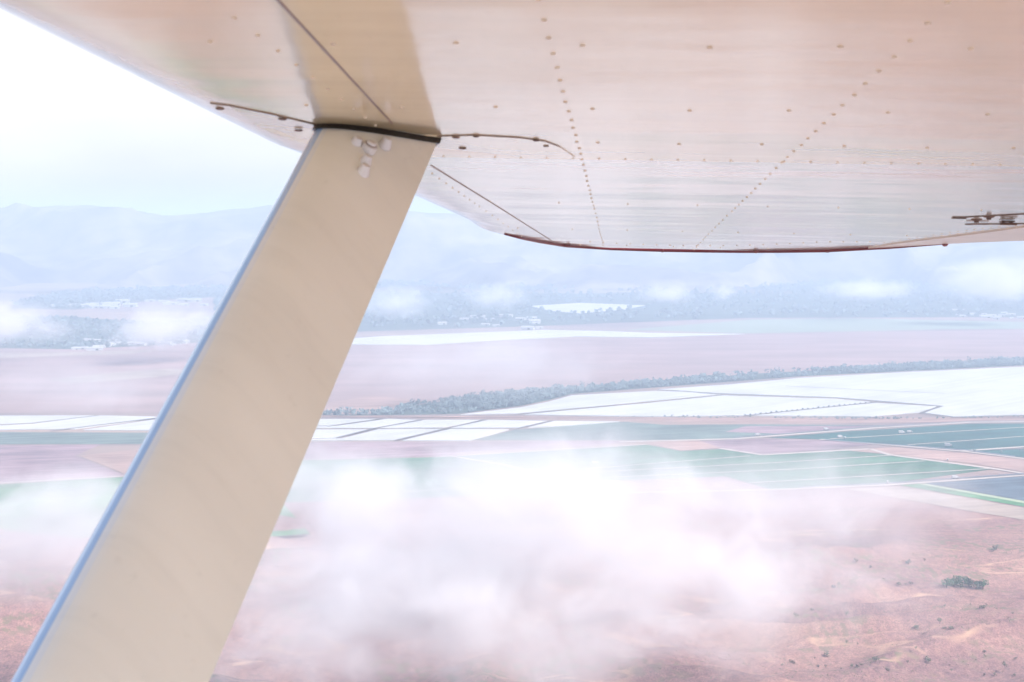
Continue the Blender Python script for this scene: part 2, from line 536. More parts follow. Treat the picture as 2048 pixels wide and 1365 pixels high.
for pts, lab in COVERS:
    P = [gp(x, y, 1.0) for x, y in pts]
    c = sum(P, Vector()) / len(P)
    bm = bmesh.new()
    prism(bm, [(p.x - c.x, p.y - c.y) for p in P], 0.0, 1.0)
    bmesh.ops.triangulate(bm, faces=bm.faces[:])
    tag(obj('crop_cover', bm, COVER, loc=(c.x, c.y, 0)), lab, 'crop cover', 'white crop covers in the valley')

# ------------------------------------------------------------------ mountains
RIDGE = [(-700, 432), (0, 421), (60, 418), (160, 412), (200, 413), (240, 418), (290, 428), (340, 432), (400, 428), (450, 424), (530, 416), (640, 410), (760, 418), (840, 421), (950, 432), (1200, 438), (2000, 430), (3000, 436)]


def mountains():
    bm = bmesh.new()
    nx, ny = 300, 100
    y0, y1, yr = 5000.0, 9000.0, 7200.0
    g = []
    for j in range(ny + 1):
        row = []
        for i in range(nx + 1):
            x = -5200 + 10400 * i / nx
            y = y0 + (y1 - y0) * j / ny
            px = CX + F * x / yr
            top = H + (HOR - interp(RIDGE, px)) / F * yr
            k = sm(y0 + 300, yr, y) if y < yr else 1 - 0.9 * sm(yr, y1, y)
            rn = mn.fractal(Vector((x * 0.0011, y * 0.0011, 5)), 0.8, 2.2, 6)
            rid = 1 - abs(mn.noise(Vector((x * 0.0017 + 3, y * 0.0013, 1.5)))) * 2
            edge = 1 - math.exp(-((y - yr) / 500) ** 2)
            z = top * k + (rn * 120 + max(0, rid) ** 2 * 120 - 55) * sm(y0, y0 + 900, y) * (0.25 + 0.75 * edge) * (1 if y < yr else 0.6)
            z += mn.noise(Vector((x * 0.006, y * 0.006, 9))) * 8 * k
            row.append(bm.verts.new((x, y, z if 0 < j < ny else -4)))
        g.append(row)
    for j in range(ny):
        for i in range(nx):
            bm.faces.new((g[j][i], g[j][i + 1], g[j + 1][i + 1], g[j + 1][i]))
    return bm


tag(obj('mountains', mountains(), rows(pbr('chaparral', (0.15, 0.125, 0.095), 0.95, 0.7, 0.0016, spec=0.1), .6, .5, .01), smooth=True), kind='structure')

# ------------------------------------------------------------------ vegetation
def leaf_cloud(bm, c, r, n, size, mi=0, squash=0.8, rnd=random):
    """A crown of small leaf-clump faces filling an uneven volume."""
    lumps = [(Vector((rnd.uniform(-.55, .55) * r, rnd.uniform(-.55, .55) * r, rnd.uniform(-.4, .45) * r * squash)), rnd.uniform(.42, .7) * r) for _ in range(5)]
    for _ in range(n):
        o, lr = rnd.choice(lumps)
        d = Vector((rnd.gauss(0, 1), rnd.gauss(0, 1), rnd.gauss(0, 1))).normalized() * lr * rnd.uniform(.5, 1) ** .5
        d.z *= squash
        p = Vector(c) + o + d
        a = Vector((rnd.gauss(0, 1), rnd.gauss(0, 1), rnd.gauss(0, .7))).normalized()
        b = a.orthogonal().normalized()
        s = size * rnd.uniform(.5, 1.2)
        f = bm.faces.new([bm.verts.new(p + a * s), bm.verts.new(p + b * s * .8), bm.verts.new(p - a * s * .8), bm.verts.new(p - b * s)])
        f.material_index = mi


LEAF = pbr('leaves', (0.06, 0.11, 0.055), 0.8, 0.45, 0.5, spec=0.2)
LEAF_OLIVE = pbr('olive_leaves', (0.135, 0.125, 0.085), 0.85, 0.4, 0.5, spec=0.2)
WOOD = pbr('bark', (0.09, 0.06, 0.04), 0.9, 0.3, 2.0)
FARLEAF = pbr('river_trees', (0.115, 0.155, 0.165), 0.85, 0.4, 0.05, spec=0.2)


def in_poly(x, y, P):
    c = False
    for (x0, y0), (x1, y1) in zip(P, P[1:] + P[:1]):
        if (y0 > y) != (y1 > y) and x < (x1 - x0) * (y - y0) / (y1 - y0) + x0: c = not c
    return c


CLEAR = [[tuple(gp(x, y)[:2]) for x, y in pts] for pts, lab in COVERS]


def woods(name, poly, n, h, per, size, m):
    bm = bmesh.new()
    W = [gp(x, y) for x, y in poly]
    W = [(p.x, p.y) for p in W]
    xs = [p[0] for p in W]; ys = [p[1] for p in W]
    k = 0
    while k < n:
        x, y = random.uniform(min(xs), max(xs)), random.uniform(min(ys), max(ys))
        if not in_poly(x, y, W) or any(in_poly(x, y, q) for q in CLEAR): continue
        if mn.noise(Vector((x * 0.006, y * 0.004, 4))) < -0.25 and random.random() < .8:
            k += .3
            continue
        k += 1
        r = h * random.uniform(.22, .5) * (1.55 if random.random() < .12 else 1)
        leaf_cloud(bm, (x, y, r * .8 + h * .12), r, per, size, squash=1.0)
    return tag(obj(name, bm, m), kind='stuff')


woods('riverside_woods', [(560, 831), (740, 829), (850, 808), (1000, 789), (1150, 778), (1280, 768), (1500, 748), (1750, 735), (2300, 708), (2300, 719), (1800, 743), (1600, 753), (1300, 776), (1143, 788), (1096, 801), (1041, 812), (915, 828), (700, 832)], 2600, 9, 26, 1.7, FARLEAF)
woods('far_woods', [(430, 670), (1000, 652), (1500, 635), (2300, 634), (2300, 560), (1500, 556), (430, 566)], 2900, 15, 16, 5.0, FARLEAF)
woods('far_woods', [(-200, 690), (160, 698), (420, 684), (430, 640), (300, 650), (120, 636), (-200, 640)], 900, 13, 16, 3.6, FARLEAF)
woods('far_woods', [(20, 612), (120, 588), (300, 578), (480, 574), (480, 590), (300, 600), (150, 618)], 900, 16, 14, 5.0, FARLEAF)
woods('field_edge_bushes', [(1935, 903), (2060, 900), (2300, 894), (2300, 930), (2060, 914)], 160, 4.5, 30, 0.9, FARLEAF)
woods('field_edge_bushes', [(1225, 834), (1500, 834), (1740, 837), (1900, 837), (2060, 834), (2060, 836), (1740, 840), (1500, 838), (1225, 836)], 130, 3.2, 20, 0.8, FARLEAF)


def make_tree(name, r, h, m, n=150, size=0.5):
    t = empty(name)
    bm = bmesh.new()
    tube(bm, [(0, 0, -0.5), (0.1, 0, h * .3), (0.2, 0.1, h * .6)], [r * .09, r * .07, r * .04], 7)
    for k in range(4):
        a = k * 1.7
        tube(bm, [(0.1, 0, h * .28), (math.cos(a) * r * .4, math.sin(a) * r * .4, h * .6)], [r * .05, r * .02], 5)
    obj('trunk', bm, WOOD, t)
    bm = bmesh.new()
    leaf_cloud(bm, (0, 0, h * .58), r, n, size)
    obj('crown', bm, m, t)
    return t


def ground_z(x, y):
    return relief(x, y)


def g_hit(px, py):
    p = gp(px, py)
    for _ in range(8):
        p = gp(px, py, ground_z(p.x, p.y))
    return p


oaks = [make_tree('oak_tree', 4.6, 6.5, LEAF, 260, .62) for _ in range(2)]
for i, (px, py) in enumerate([(1893, 1172), (1908, 1170), (1922, 1172), (1938, 1173), (1953, 1173), (1966, 1174), (1915, 1165), (1935, 1165)]):
    o = oaks[i] if i < 2 else copy_tree(oaks[i % 2])
    o.location = g_hit(px, py + 3)
    o.rotation_euler.z = i * 1.3
    s = random.uniform(.8, 1.1)
    o.scale = (s, s, s)
    tag(o, 'dark green oak in the lone clump on the bare brown slope', 'tree', 'oaks clumped on the brown slope')

b0 = make_tree('round_bush', 1.7, 2.6, FARLEAF, 60, .5)
for i in range(26):
    t = i / 25
    o = b0 if i == 0 else copy_tree(b0)
    p = gp(1490 + 262 * t, 832.5 - 27.5 * t)
    o.location = p
    s = random.uniform(.7, 1.15)
    o.scale = (s, s, s)
    o.rotation_euler.z = i
    tag(o, 'small dark bush in the straight row between two white crop covers', 'bush', 'bushes in a row between the white covers')

s0 = [make_tree('scrub_bush', 1.5, 1.9, LEAF_OLIVE, 90, .32) for _ in range(3)]
spots = []
while len(spots) < 150:
    px, py = random.uniform(1480, 2040), random.uniform(1095, 1360)
    p = g_hit(px, py)
    dens = mn.noise(Vector((p.x * 0.02, p.y * 0.03, 0))) + (0.25 if px > 1700 and 1240 < py < 1330 else -0.1)
    if dens > 0.08:
        spots.append(p)
for i, p in enumerate(spots):
    o = s0[i] if i < 3 else copy_tree(s0[i % 3])
    o.location = p
    s = random.uniform(.3, .8) if random.random() < .7 else random.uniform(.8, 1.6)
    o.scale = (s, s, s * random.uniform(.7, 1))
    o.rotation_euler.z = random.uniform(0, 6)
    tag(o, 'low olive scrub bush on the brown gullied slope', 'bush', 'scrub bushes on the brown slope')

bm = bmesh.new()
k = 0
while k < 7500:
    px, py = random.uniform(-40, 2090), random.uniform(1040, 1420)
    p = g_hit(px, py)
    if mn.noise(Vector((p.x * 0.013, p.y * 0.02, 3))) + random.gauss(0, .25) < 0.05: continue
    k += 1
    leaf_cloud(bm, (p.x, p.y, p.z + .25), random.uniform(.3, 1.0), 8, .26, squash=.7)
tag(obj('ground_scrub', bm, LEAF_OLIVE), kind='stuff')

# ------------------------------------------------------------------ sheds and vehicles
WHITE = pbr('white_paint', (0.42, 0.42, 0.42), 0.5, 0.05, 1.0)
ROOFM = pbr('metal_roof', (0.34, 0.34, 0.34), 0.4, 0.1, 0.3)
RUBBER = pbr('rubber', (0.02, 0.02, 0.02), 0.8, 0.2, 3.0)
GLASS = pbr('dark_glass', (0.03, 0.035, 0.04), 0.1, 0.1, 1.0)


def make_shed():
    t = empty('shed')
    bm = bmesh.new()
    box(bm, (0, 0, 2.2), (22, 12, 4.4))
    obj('wall', bm, WHITE, t)
    bm = bmesh.new()
    prof = [(-6.6, 4.3), (0, 6.9), (6.6, 4.3), (6.6, 4.6), (0, 7.25), (-6.6, 4.6)]
    a = [bm.verts.new((-11.6, y, z)) for y, z in prof]
    b = [bm.verts.new((11.6, y, z)) for y, z in prof]
    n = len(prof)
    for i in range(n):
        bm.faces.new((a[i], a[(i + 1) % n], b[(i + 1) % n], b[i]))
    bm.faces.new((a[0], a[1], a[4], a[5])); bm.faces.new((a[1], a[2], a[3], a[4]))
    bm.faces.new((b[0], b[1], b[4], b[5])); bm.faces.new((b[1], b[2], b[3], b[4]))
    bmesh.ops.recalc_face_normals(bm, faces=bm.faces[:])
    obj('roof', bm, ROOFM, t)
    bm = bmesh.new()
    box(bm, (3, -6.06, 1.7), (4, .12, 3.4))
    obj('door', bm, GLASS, t)
    return t


shed0 = make_shed()
first = True
GROUPS = [
    ([(random.uniform(175, 375), random.uniform(682, 694)) for _ in range(16)] + [(random.uniform(150, 215), random.uniform(696, 705)) for _ in range(5)], 'small white shed among dark trees left of the strut, at the edge of the plain', 'white sheds at the edge of the plain', 0.6, 1.1),
    ([(random.uniform(110, 300), 620 - (0.075 * (i * 7 % 190)) + random.uniform(-4, 4)) for i in range(22)] + [(random.uniform(300, 410), random.uniform(603, 612)) for _ in range(7)], 'white farm building in the distant village below the mountains', 'white buildings of the distant village', 0.9, 1.9),
    ([(random.uniform(860, 1080), 648 + random.uniform(-14, 12)) for i in range(14)], 'white shed beyond the long narrow white cover, in front of blue woods', 'white sheds beyond the long white cover', 0.6, 1.4),
    ([(random.uniform(1900, 2045), random.uniform(620, 640)) for i in range(16)], 'pale shed among the far blue woods at the right edge', 'pale sheds in the far woods', 0.6, 1.1),
]
for pts, lab, grp, a, b in GROUPS:
    for px, py in pts:
        o = shed0 if first else copy_tree(shed0)
        first = False
        o.location = gp(px, py)
        s = random.uniform(a, b)
        o.scale = (s * random.uniform(.8, 1.6), s, s * random.uniform(.8, 1.1))
        o.rotation_euler.z = random.choice((0, 0.2, 1.5, -0.3)) + random.uniform(-.1, .1)
        tag(o, lab, 'shed', grp)


def make_truck():
    t = empty('farm_truck')
    bm = bmesh.new()
    box(bm, (2.6, 0, 1.35), (1.8, 2.1, 1.7), bevel=.15)
    c = obj('cab', bm, WHITE, t)
    bm = bmesh.new()
    box(bm, (3.47, 0, 1.7), (.12, 1.7, .65)); box(bm, (2.7, -1.04, 1.7), (1.0, .08, .55)); box(bm, (2.7, 1.04, 1.7), (1.0, .08, .55))
    obj('window', bm, GLASS, c)
    bm = bmesh.new()
    box(bm, (-.8, 0, 1.9), (4.8, 2.3, 2.3), bevel=.06)
    obj('cargo_box', bm, WHITE, t)
    bm = bmesh.new()
    box(bm, (.4, 0, .62), (6.4, 1.0, .22))
    obj('chassis', bm, RUBBER, t)
    for x in (2.5, -2.0):
        for y in (-.95, .95):
            bm = bmesh.new()
            lathe(bm, (x, y - .15, .45), (0, 1, 0), [(.3, 0), (.45, .03), (.45, .27), (.3, .3)], 16)
            obj('wheel', bm, RUBBER, t)
    return t


tr0 = make_truck()
TRUCKS = [(1190, 929, 'white box truck alone in the middle of the green plot', .3, 1), (1910, 959, 'white box truck on the pale track above the blue grey plot', .15, 1.2),
          (1775, 968, 'white box truck at the bend of the pale track', 1.4, .9), (1803, 868.5, 'white box truck on the upper pale line of the teal plot, left one of two', .1, 1.3), (1819, 867, 'white box truck on the upper pale line of the teal plot, right one of two', .1, 1.1),
          (1896, 894.5, 'white box truck beside the dark ditch under the teal plot', -.3, 1.4), (1652, 861.5, 'white truck on the dusty road above the teal plot', .2, 1.1), (1515, 873, 'white truck at the left end of the dusty road', .2, 1.1),
          (1680, 877, 'white truck where the two dusty tracks part', .3, 1.2), (1690, 878.5, 'smaller white truck where the two dusty tracks part', 1.1, .8), (1895, 923, 'small white truck at the pink strip, on its lower track', 1.3, .8)]
for i, (px, py, lab, rz, s) in enumerate(TRUCKS):
    o = tr0 if i == 0 else copy_tree(tr0)
    p = gp(px, py)
    o.location = (p.x, p.y, 0.8)
    o.rotation_euler.z = rz
    o.scale = (s * .85, s * .85, s * .85)
    tag(o, lab, 'truck', 'white trucks among the plots')

# ------------------------------------------------------------------ clouds drifting below the aircraft
def cloud_mat(name, dens, nscale, amp, base, edge=1.0):
    m, N, L = mat(name)
    N.remove(N['Principled BSDF'])
    tc = N.new('ShaderNodeTexCoord')
    ln = N.new('ShaderNodeVectorMath'); ln.operation = 'LENGTH'
    L.new(tc.outputs['Object'], ln.inputs[0])
    inv = N.new('ShaderNodeMath'); inv.operation = 'SUBTRACT'
    inv.inputs[0].default_value = 1.0
    L.new(ln.outputs['Value'], inv.inputs[1])
    geo = N.new('ShaderNodeNewGeometry')
    mp = N.new('ShaderNodeMapping')
    mp.inputs['Scale'].default_value = (1, .8, 1.35)
    L.new(geo.outputs['Position'], mp.inputs['Vector'])
    fs = []
    for sc_, de, di, wt in ((nscale * .5, 3, .3, .5), (nscale * 2.0, 6, .9, .5)):
        n = N.new('ShaderNodeTexNoise')
        n.inputs['Scale'].default_value = sc_
        n.inputs['Detail'].default_value = de
        n.inputs['Roughness'].default_value = .6
        n.inputs['Distortion'].default_value = di
        L.new(mp.outputs['Vector'], n.inputs['Vector'])
        q = N.new('ShaderNodeMath'); q.operation = 'MULTIPLY'; q.inputs[1].default_value = wt
        L.new(n.outputs['Fac'], q.inputs[0])
        fs.append(q)
    n = N.new('ShaderNodeMath'); n.operation = 'ADD'
    L.new(fs[0].outputs[0], n.inputs[0]); L.new(fs[1].outputs[0], n.inputs[1])
    a = N.new('ShaderNodeMath'); a.operation = 'MULTIPLY_ADD'      # noise*amp + base
    L.new(n.outputs[0], a.inputs[0]); a.inputs[1].default_value = amp; a.inputs[2].default_value = base - amp * .5
    s = N.new('ShaderNodeMath'); s.operation = 'MULTIPLY_ADD'      # (1-r)*edge + that
    L.new(inv.outputs[0], s.inputs[0]); s.inputs[1].default_value = edge
    L.new(a.outputs[0], s.inputs[2])
    mx = N.new('ShaderNodeMath'); mx.operation = 'MAXIMUM'; mx.inputs[1].default_value = 0
    L.new(s.outputs[0], mx.inputs[0])
    pw = N.new('ShaderNodeMath'); pw.operation = 'POWER'; pw.inputs[1].default_value = 1.3
    L.new(mx.outputs[0], pw.inputs[0])
    k = N.new('ShaderNodeMath'); k.operation = 'MULTIPLY'; k.inputs[1].default_value = dens
    L.new(pw.outputs[0], k.inputs[0])
    # fade to nothing exactly at the rim of the domain
    cl = N.new('ShaderNodeMapRange'); cl.inputs['From Min'].default_value = 0; cl.inputs['From Max'].default_value = .3
    L.new(inv.outputs[0], cl.inputs['Value'])
    k2 = N.new('ShaderNodeMath'); k2.operation = 'MULTIPLY'
    L.new(k.outputs[0], k2.inputs[0]); L.new(cl.outputs[0], k2.inputs[1])
    v = N.new('ShaderNodeVolumePrincipled')
    v.inputs['Color'].default_value = (.865, .865, .90, 1)
    v.inputs['Anisotropy'].default_value = 0.0
    L.new(k2.outputs[0], v.inputs['Density'])
    L.new(v.outputs['Volume'], N['Material Output'].inputs['Volume'])
    return m


def cloud(px, py, dist, wpx, hpx, depth, m, lab, rate=0.5):
    bm = bmesh.new()
    bmesh.ops.create_icosphere(bm, subdivisions=3, radius=1.0)
    o = obj('low_cloud', bm, m)
    o.location = CAM + ray(px, py) * dist
    o.scale = (wpx / 2 / F * dist, depth / 2, hpx / 2 / F * dist)
    return tag(o, lab, 'cloud', 'low clouds over the valley', 'stuff')


NEARC = cloud_mat('near_cloud', 0.033, 0.014, 3.3, -0.08, 1.0)
THINC = cloud_mat('thin_cloud', 0.020, 0.014, 3.2, -0.22, 1.0)
MIDC = cloud_mat('mid_cloud', 0.021, 0.011, 3.4, -0.25, 1.2)
FARC = cloud_mat('far_cloud', 0.007, 0.006, 2.2, -0.22, 1.2)
cloud(1080, 1115, 690, 1560, 600, 190, NEARC, 'large dense white cloud in the lower middle')
cloud(670, 985, 740, 520, 340, 120, NEARC, 'white cloud touching the right edge of the strut')
cloud(1480, 1010, 760, 1250, 360, 120, THINC, 'thin cloud veil over the green plots')
cloud(860, 1290, 640, 1600, 420, 120, THINC, 'thin cloud veil along the bottom edge')
cloud(1480, 1180, 660, 1000, 420, 130, THINC, 'white cloud over the brown slope')
cloud(90, 1075, 760, 760, 340, 130, NEARC, 'white cloud at the left edge over the bright green plot')
cloud(1040, 1275, 640, 1250, 400, 120, THINC, 'white cloud reaching down to the bottom edge')
cloud(740, 1235, 650, 900, 360, 120, NEARC, 'white cloud low in the picture beside the strut')
o = cloud(1024, 700, 10, 100, 100, 10, NEARC, 'added cloud bank out of view below and behind, bouncing light onto the wing')  # added unseen, to bounce white light onto the wing underside and strut
o.location = CAM + Vector((0, -130, -125))
o.scale = (520, 260, 62)
cloud(10, 655, 2500, 420, 150, 300, MIDC, 'cloud bank over dark trees at the left edge')
cloud(330, 650, 2600, 340, 140, 260, MIDC, 'cloud tuft over sheds left of the strut')
cloud(180, 775, 1900, 620, 160, 200, FARC, 'faint cloud veil over the plain left of the strut')
cloud(930, 730, 2000, 860, 200, 220, FARC, 'faint cloud veil over the plain right of the strut')
cloud(985, 590, 3600, 190, 80, 200, MIDC, 'small round cloud left of the farthest white cover')
cloud(800, 605, 3600, 230, 90, 200, MIDC, 'small pale cloud against the strut')
cloud(1325, 588, 3600, 170, 64, 200, MIDC, 'small round cloud right of the farthest white cover')
cloud(1450, 582, 3700, 120, 56, 160, MIDC, 'smallest cloud puff over the blue woods')
cloud(1740, 578, 3700, 300, 60, 200, MIDC, 'long low cloud over the blue woods')
cloud(2010, 562, 3500, 330, 120, 240, MIDC, 'cloud bank over the woods at the right edge')

# ------------------------------------------------------------------ the aircraft: wing and strut
HW = 0.25                                   # camera below the wing's lower skin
S = ray(1250, 630).normalized()             # spanwise, outboard
R0 = S.cross(Vector((0, 0, 1))).normalized()
U0 = R0.cross(S)


def frame(rho):
    C = R0 * math.cos(rho) + U0 * math.sin(rho)
    return C, C.cross(S)


def slope(rho):
    C, Nn = frame(rho)
    r = ray(1500, 325)
    P = CAM + r * (HW / r.dot(Nn))
    a, b = proj(P), proj(P + C * .3)
    return (b[1] - a[1]) / (b[0] - a[0])


lo, hi = -.3, .3
for _ in range(50):
    mid = (lo + hi) / 2
    if (slope(mid) - .0156) * (slope(lo) - .0156) <= 0: hi = mid
    else: lo = mid
C, NV = frame((lo + hi) / 2)


def wuv(px, py, drop=0.0):                  # wing coordinates (chord, span) of a point of the lower skin
    r = ray(px, py)
    P = r * ((HW - drop) / r.dot(NV))
    return P.dot(C), P.dot(S)


def wloc(P):                                # world point -> wing coordinates
    d = P - CAM
    return Vector((d.dot(C), d.dot(S), d.dot(NV) - HW))


plane = empty('small_airplane')
flat_uv = wuv
plane.matrix_world = Matrix.Translation(CAM + NV * HW) @ Matrix((C, S, NV)).transposed().to_4x4()
tag(plane, 'white high wing light aircraft, its glossy wing and tan strut seen from the cabin', 'airplane')


def paint(name, col, rough, bumps=(), tint=None):
    m, N, L = mat(name)
    b = N['Principled BSDF']
    b.inputs['Roughness'].default_value = rough
    b.inputs['IOR'].default_value = 1.5
    b.inputs['Coat Weight'].default_value = 0.6
    b.inputs['Coat Roughness'].default_value = rough * .5
    tc = N.new('ShaderNodeTexCoord')
    mp = N.new('ShaderNodeMapping')
    mp.inputs['Scale'].default_value = (1.0, 3.0, 1.0)
    L.new(tc.outputs['Object'], mp.inputs['Vector'])
    n = N.new('ShaderNodeTexNoise'); n.inputs['Scale'].default_value = 3.0; n.inputs['Detail'].default_value = 6
    L.new(mp.outputs['Vector'], n.inputs['Vector'])
    r = N.new('ShaderNodeValToRGB')
    r.color_ramp.elements[0].position = .3; r.color_ramp.elements[1].position = .7
    r.color_ramp.elements[0].color = (*[c * .95 for c in col], 1)
    r.color_ramp.elements[1].color = (*[min(1, c * 1.03) for c in col], 1)
    L.new(n.outputs['Fac'], r.inputs['Fac'])
    gr = []
    for sc_, st_, lo_, hi_, dk in ((70.0, (1, .5, 1), .64, .76, .95), (9.0, (.22, 5.0, 1), .5, .8, .95)):
        mg = N.new('ShaderNodeMapping'); mg.inputs['Scale'].default_value = st_
        L.new(tc.outputs['Object'], mg.inputs['Vector'])
        ng = N.new('ShaderNodeTexNoise'); ng.inputs['Scale'].default_value = sc_; ng.inputs['Detail'].default_value = 4
        L.new(mg.outputs['Vector'], ng.inputs['Vector'])
        rg = N.new('ShaderNodeMapRange')
        rg.inputs['From Min'].default_value = lo_; rg.inputs['From Max'].default_value = hi_
        rg.inputs['To Min'].default_value = 1.0; rg.inputs['To Max'].default_value = dk
        L.new(ng.outputs['Fac'], rg.inputs['Value'])
        gr.append(rg)
    gm = N.new('ShaderNodeMath'); gm.operation = 'MULTIPLY'
    L.new(gr[0].outputs[0], gm.inputs[0]); L.new(gr[1].outputs[0], gm.inputs[1])
    gv = N.new('ShaderNodeVectorMath'); gv.operation = 'SCALE'
    L.new(r.outputs['Color'], gv.inputs[0]); L.new(gm.outputs[0], gv.inputs['Scale'])
    L.new(gv.outputs[0], b.inputs['Base Color'])
    prev = None
    for dist, sc, st in bumps:
        mq = N.new('ShaderNodeMapping'); mq.inputs['Scale'].default_value = st
        L.new(tc.outputs['Object'], mq.inputs['Vector'])
        q = N.new('ShaderNodeTexNoise'); q.inputs['Scale'].default_value = sc; q.inputs['Detail'].default_value = 1.5
        L.new(mq.outputs['Vector'], q.inputs['Vector'])
        bp = N.new('ShaderNodeBump'); bp.inputs['Distance'].default_value = dist
        L.new(q.outputs['Fac'], bp.inputs['Height'])
        if prev: L.new(prev.outputs['Normal'], bp.inputs['Normal'])
        prev = bp
    if prev:
        for i in ('Normal', 'Coat Normal'):
            L.new(prev.outputs['Normal'], b.inputs[i])
    return m


SKIN = paint('wing_paint', (0.81, 0.66, 0.42), 0.17, [(0.0026, 1.8, (0.7, 2.2, 1)), (0.0004, 8.0, (.7, 2.0, 1))])
OUTER = paint('outer_reflection_tone', (0.72, 0.68, 0.58), 0.13, [(0.0026, 2.1, (0.6, 2.6, 1)), (0.0005, 9.0, (.7, 2.0, 1))])  # greyer than the inner skin: its reflection of bright cloud put into the colour
RIVET = paint('rivet_paint', (0.77, 0.63, 0.46), 0.22)
SEAMM = paint('seam_sealant', (0.20, 0.12, 0.08), 0.5)
STRUTP = paint('strut_paint', (0.93, 0.925, 0.85), 0.1, [(0.0003, 6.0, (1, 1, 1))])
BLACK = paint('black_rubber', (0.008, 0.008, 0.008), 0.6)
NUTW = paint('nut_paint', (0.82, 0.80, 0.78), 0.3)
RUST = paint('rusty_steel', (0.10, 0.045, 0.025), 0.5)
RED = paint('red_trim', (0.13, 0.004, 0.012), 0.3)
TIPTAN = paint('tip_paint', (0.70, 0.58, 0.46), 0.3)

VB = wuv(1500, 325)[1]                      # span station where the tapered outer panel starts
TWIST = -0.012
NOSE, NOSEH = 0.16, 0.05


def outl(px, py):                           # outline points lie on the slightly twisted outer panel
    u, v = flat_uv(px, py)
    for _ in range(8):
        u, v = flat_uv(px, py, -TWIST * max(0, v - VB))
    return u, v


LE = [(-.35, -0.615), (VB, -0.615)]
TE = [(-.35, 1.30), (VB, 1.34)]
for px, py in [(840, 390), (1010, 468), (1080, 482), (1130, 490), (1220, 496), (1325, 499.5), (1420, 501)]:
    u, v = outl(px, py); LE.append((v, u - .09 * max(0, min(1, (5.0 - v) / .6))))
for px, py in [(2200, 474), (2048, 480), (1960, 483.5), (1890, 487), (1780, 494), (1655, 500), (1560, 501.3)]:
    u, v = outl(px, py); TE.append((v, u))
TE = [t for t in TE if t[0] <= VB] + sorted(t for t in TE if t[0] > VB)
UT, VT = outl(1490, 501.5)
LE.append((VT, UT)); TE.append((VT, UT))


def skin_z(u, v):
    """Lower skin: flat, outer panel slightly washed out."""
    le = interp(LE, v)
    r = NOSE * min(1, max(.15, (VT - v) / .8))
    z = 0.0
    d = u - le
    if d < r:
        t = 1 - d / r
        z += NOSEH * min(1, max(.1, (VT - v) / .8)) * (1 - math.sqrt(max(0, 1 - t ** 2.2)))
    if v > VB: z += TWIST * (v - VB)
    return z


def wuv(px, py, drop=0.0):                  # the same on the curved skin
    u, v = flat_uv(px, py, drop)
    for _ in range(12):
        u, v = flat_uv(px, py, drop - skin_z(u, v))
    return u, v


bm = bmesh.new()
vsn = sorted(set([-.35 + .06 * i for i in range(int((VB + .35) / .06) + 1)] + [VB] + [VB + (VT - VB) * (1 - (1 - i / 60) ** 1.8) for i in range(61)]))
us = [0, .0015, .004, .008, .014, .022, .032, .045, .06, .08, .1] + [.1 + .9 * i / 40 for i in range(1, 41)]
rows_b, rows_t = [], []
for v in vsn:
    a, b = interp(LE, v), interp(TE, v)
    c = max(b - a, 1e-4)
    rb, rt = [], []
    for s in us:
        u = a + c * s
        rb.append(bm.verts.new((u, v, skin_z(u, v))))
    rows_b.append(rb)
    th = .12 * c * min(1, (VT - v) / .5 + .08)
    for i, s in enumerate(us):
        u = a + c * s
        if i in (0, len(us) - 1): rt.append(rb[i]); continue
        e = math.sqrt(s) * (1 - s) * 1.9 + .02 * (1 - s)
        rt.append(bm.verts.new((u, v, NOSEH * min(1, max(.1, (VT - v) / .8)) * (1 - s) + th * e + .006)))
    rows_t.append(rt)
for rows, flip in ((rows_b, True), (rows_t, False)):
    for r0, r1 in zip(rows, rows[1:]):
        for i in range(len(us) - 1):
            q = (r0[i], r0[i + 1], r1[i + 1], r1[i])
            bm.faces.new(tuple(reversed(q)) if flip else q)


def rivet(bm, u, v, r=0.0042, mi=1):
    r *= .6 if v < 3 else .46
    z = skin_z(u, v)
    lathe(bm, (u, v, z + .001), (0, 0, -1), [(r * 1.15, 0), (r, .0018), (r * .55, .0028)], 8, mi)


nskin = len(bm.faces)
# rivet lines of spars and ribs
v = .75
while v < 4.85:
    st = .078 if v < VB else .085 if v < 3.2 else .125
    rivet(bm, -.076 + random.uniform(-.001, .001), v)
    if v < 5.0: rivet(bm, .235 + .012 * math.sin(v) + random.uniform(-.001, .001), v)
    if v > VB: rivet(bm, -.36 + .06 * (v - VB) / 2.5, v, .003)
    elif v < VB - .1: rivet(bm, -.345, v, .0036)
    v += st
for vv in (1.33, 1.74, 2.08):
    for k in range(13):
        u = -.40 + .118 * k
        if abs(u - .235) > .02 and abs(u + .076) > .02: rivet(bm, u, vv + .006 * math.sin(k * 2.1), .0045)
for k in range(40):
    rivet(bm, -.30 + .042 * k, VB - .02, .0034)
for vv in (3.1, 3.9, 4.6):
    for k in range(9):
        u = -.30 + .15 * k
        if u < interp(TE, vv) - .1: rivet(bm, u, vv, .0045)
for k in range(22):                          # row along the tip joint
    t = k / 21
    u, vv = wuv(1180 + 560 * t, 484 + 8 * math.sin(math.pi * min(1, t * 1.2)))
    rivet(bm, u, vv, .006)
bm.faces.ensure_lookup_table()
for f in bm.faces[:nskin]:
    if f.calc_center_median().y > VB: f.material_index = 2
wing = obj('wing', bm, [SKIN, RIVET, OUTER], plane, smooth=False)
for p in wing.data.polygons:
    if p.index < nskin: p.use_smooth = True

# joint between nose skin and main skin
def ribbon(bm, pts, wd, drop, thick=.0015, mi=0):
    tube(bm, [(u, v, skin_z(u, v) - drop) for u, v in pts], wd, 6, mi)


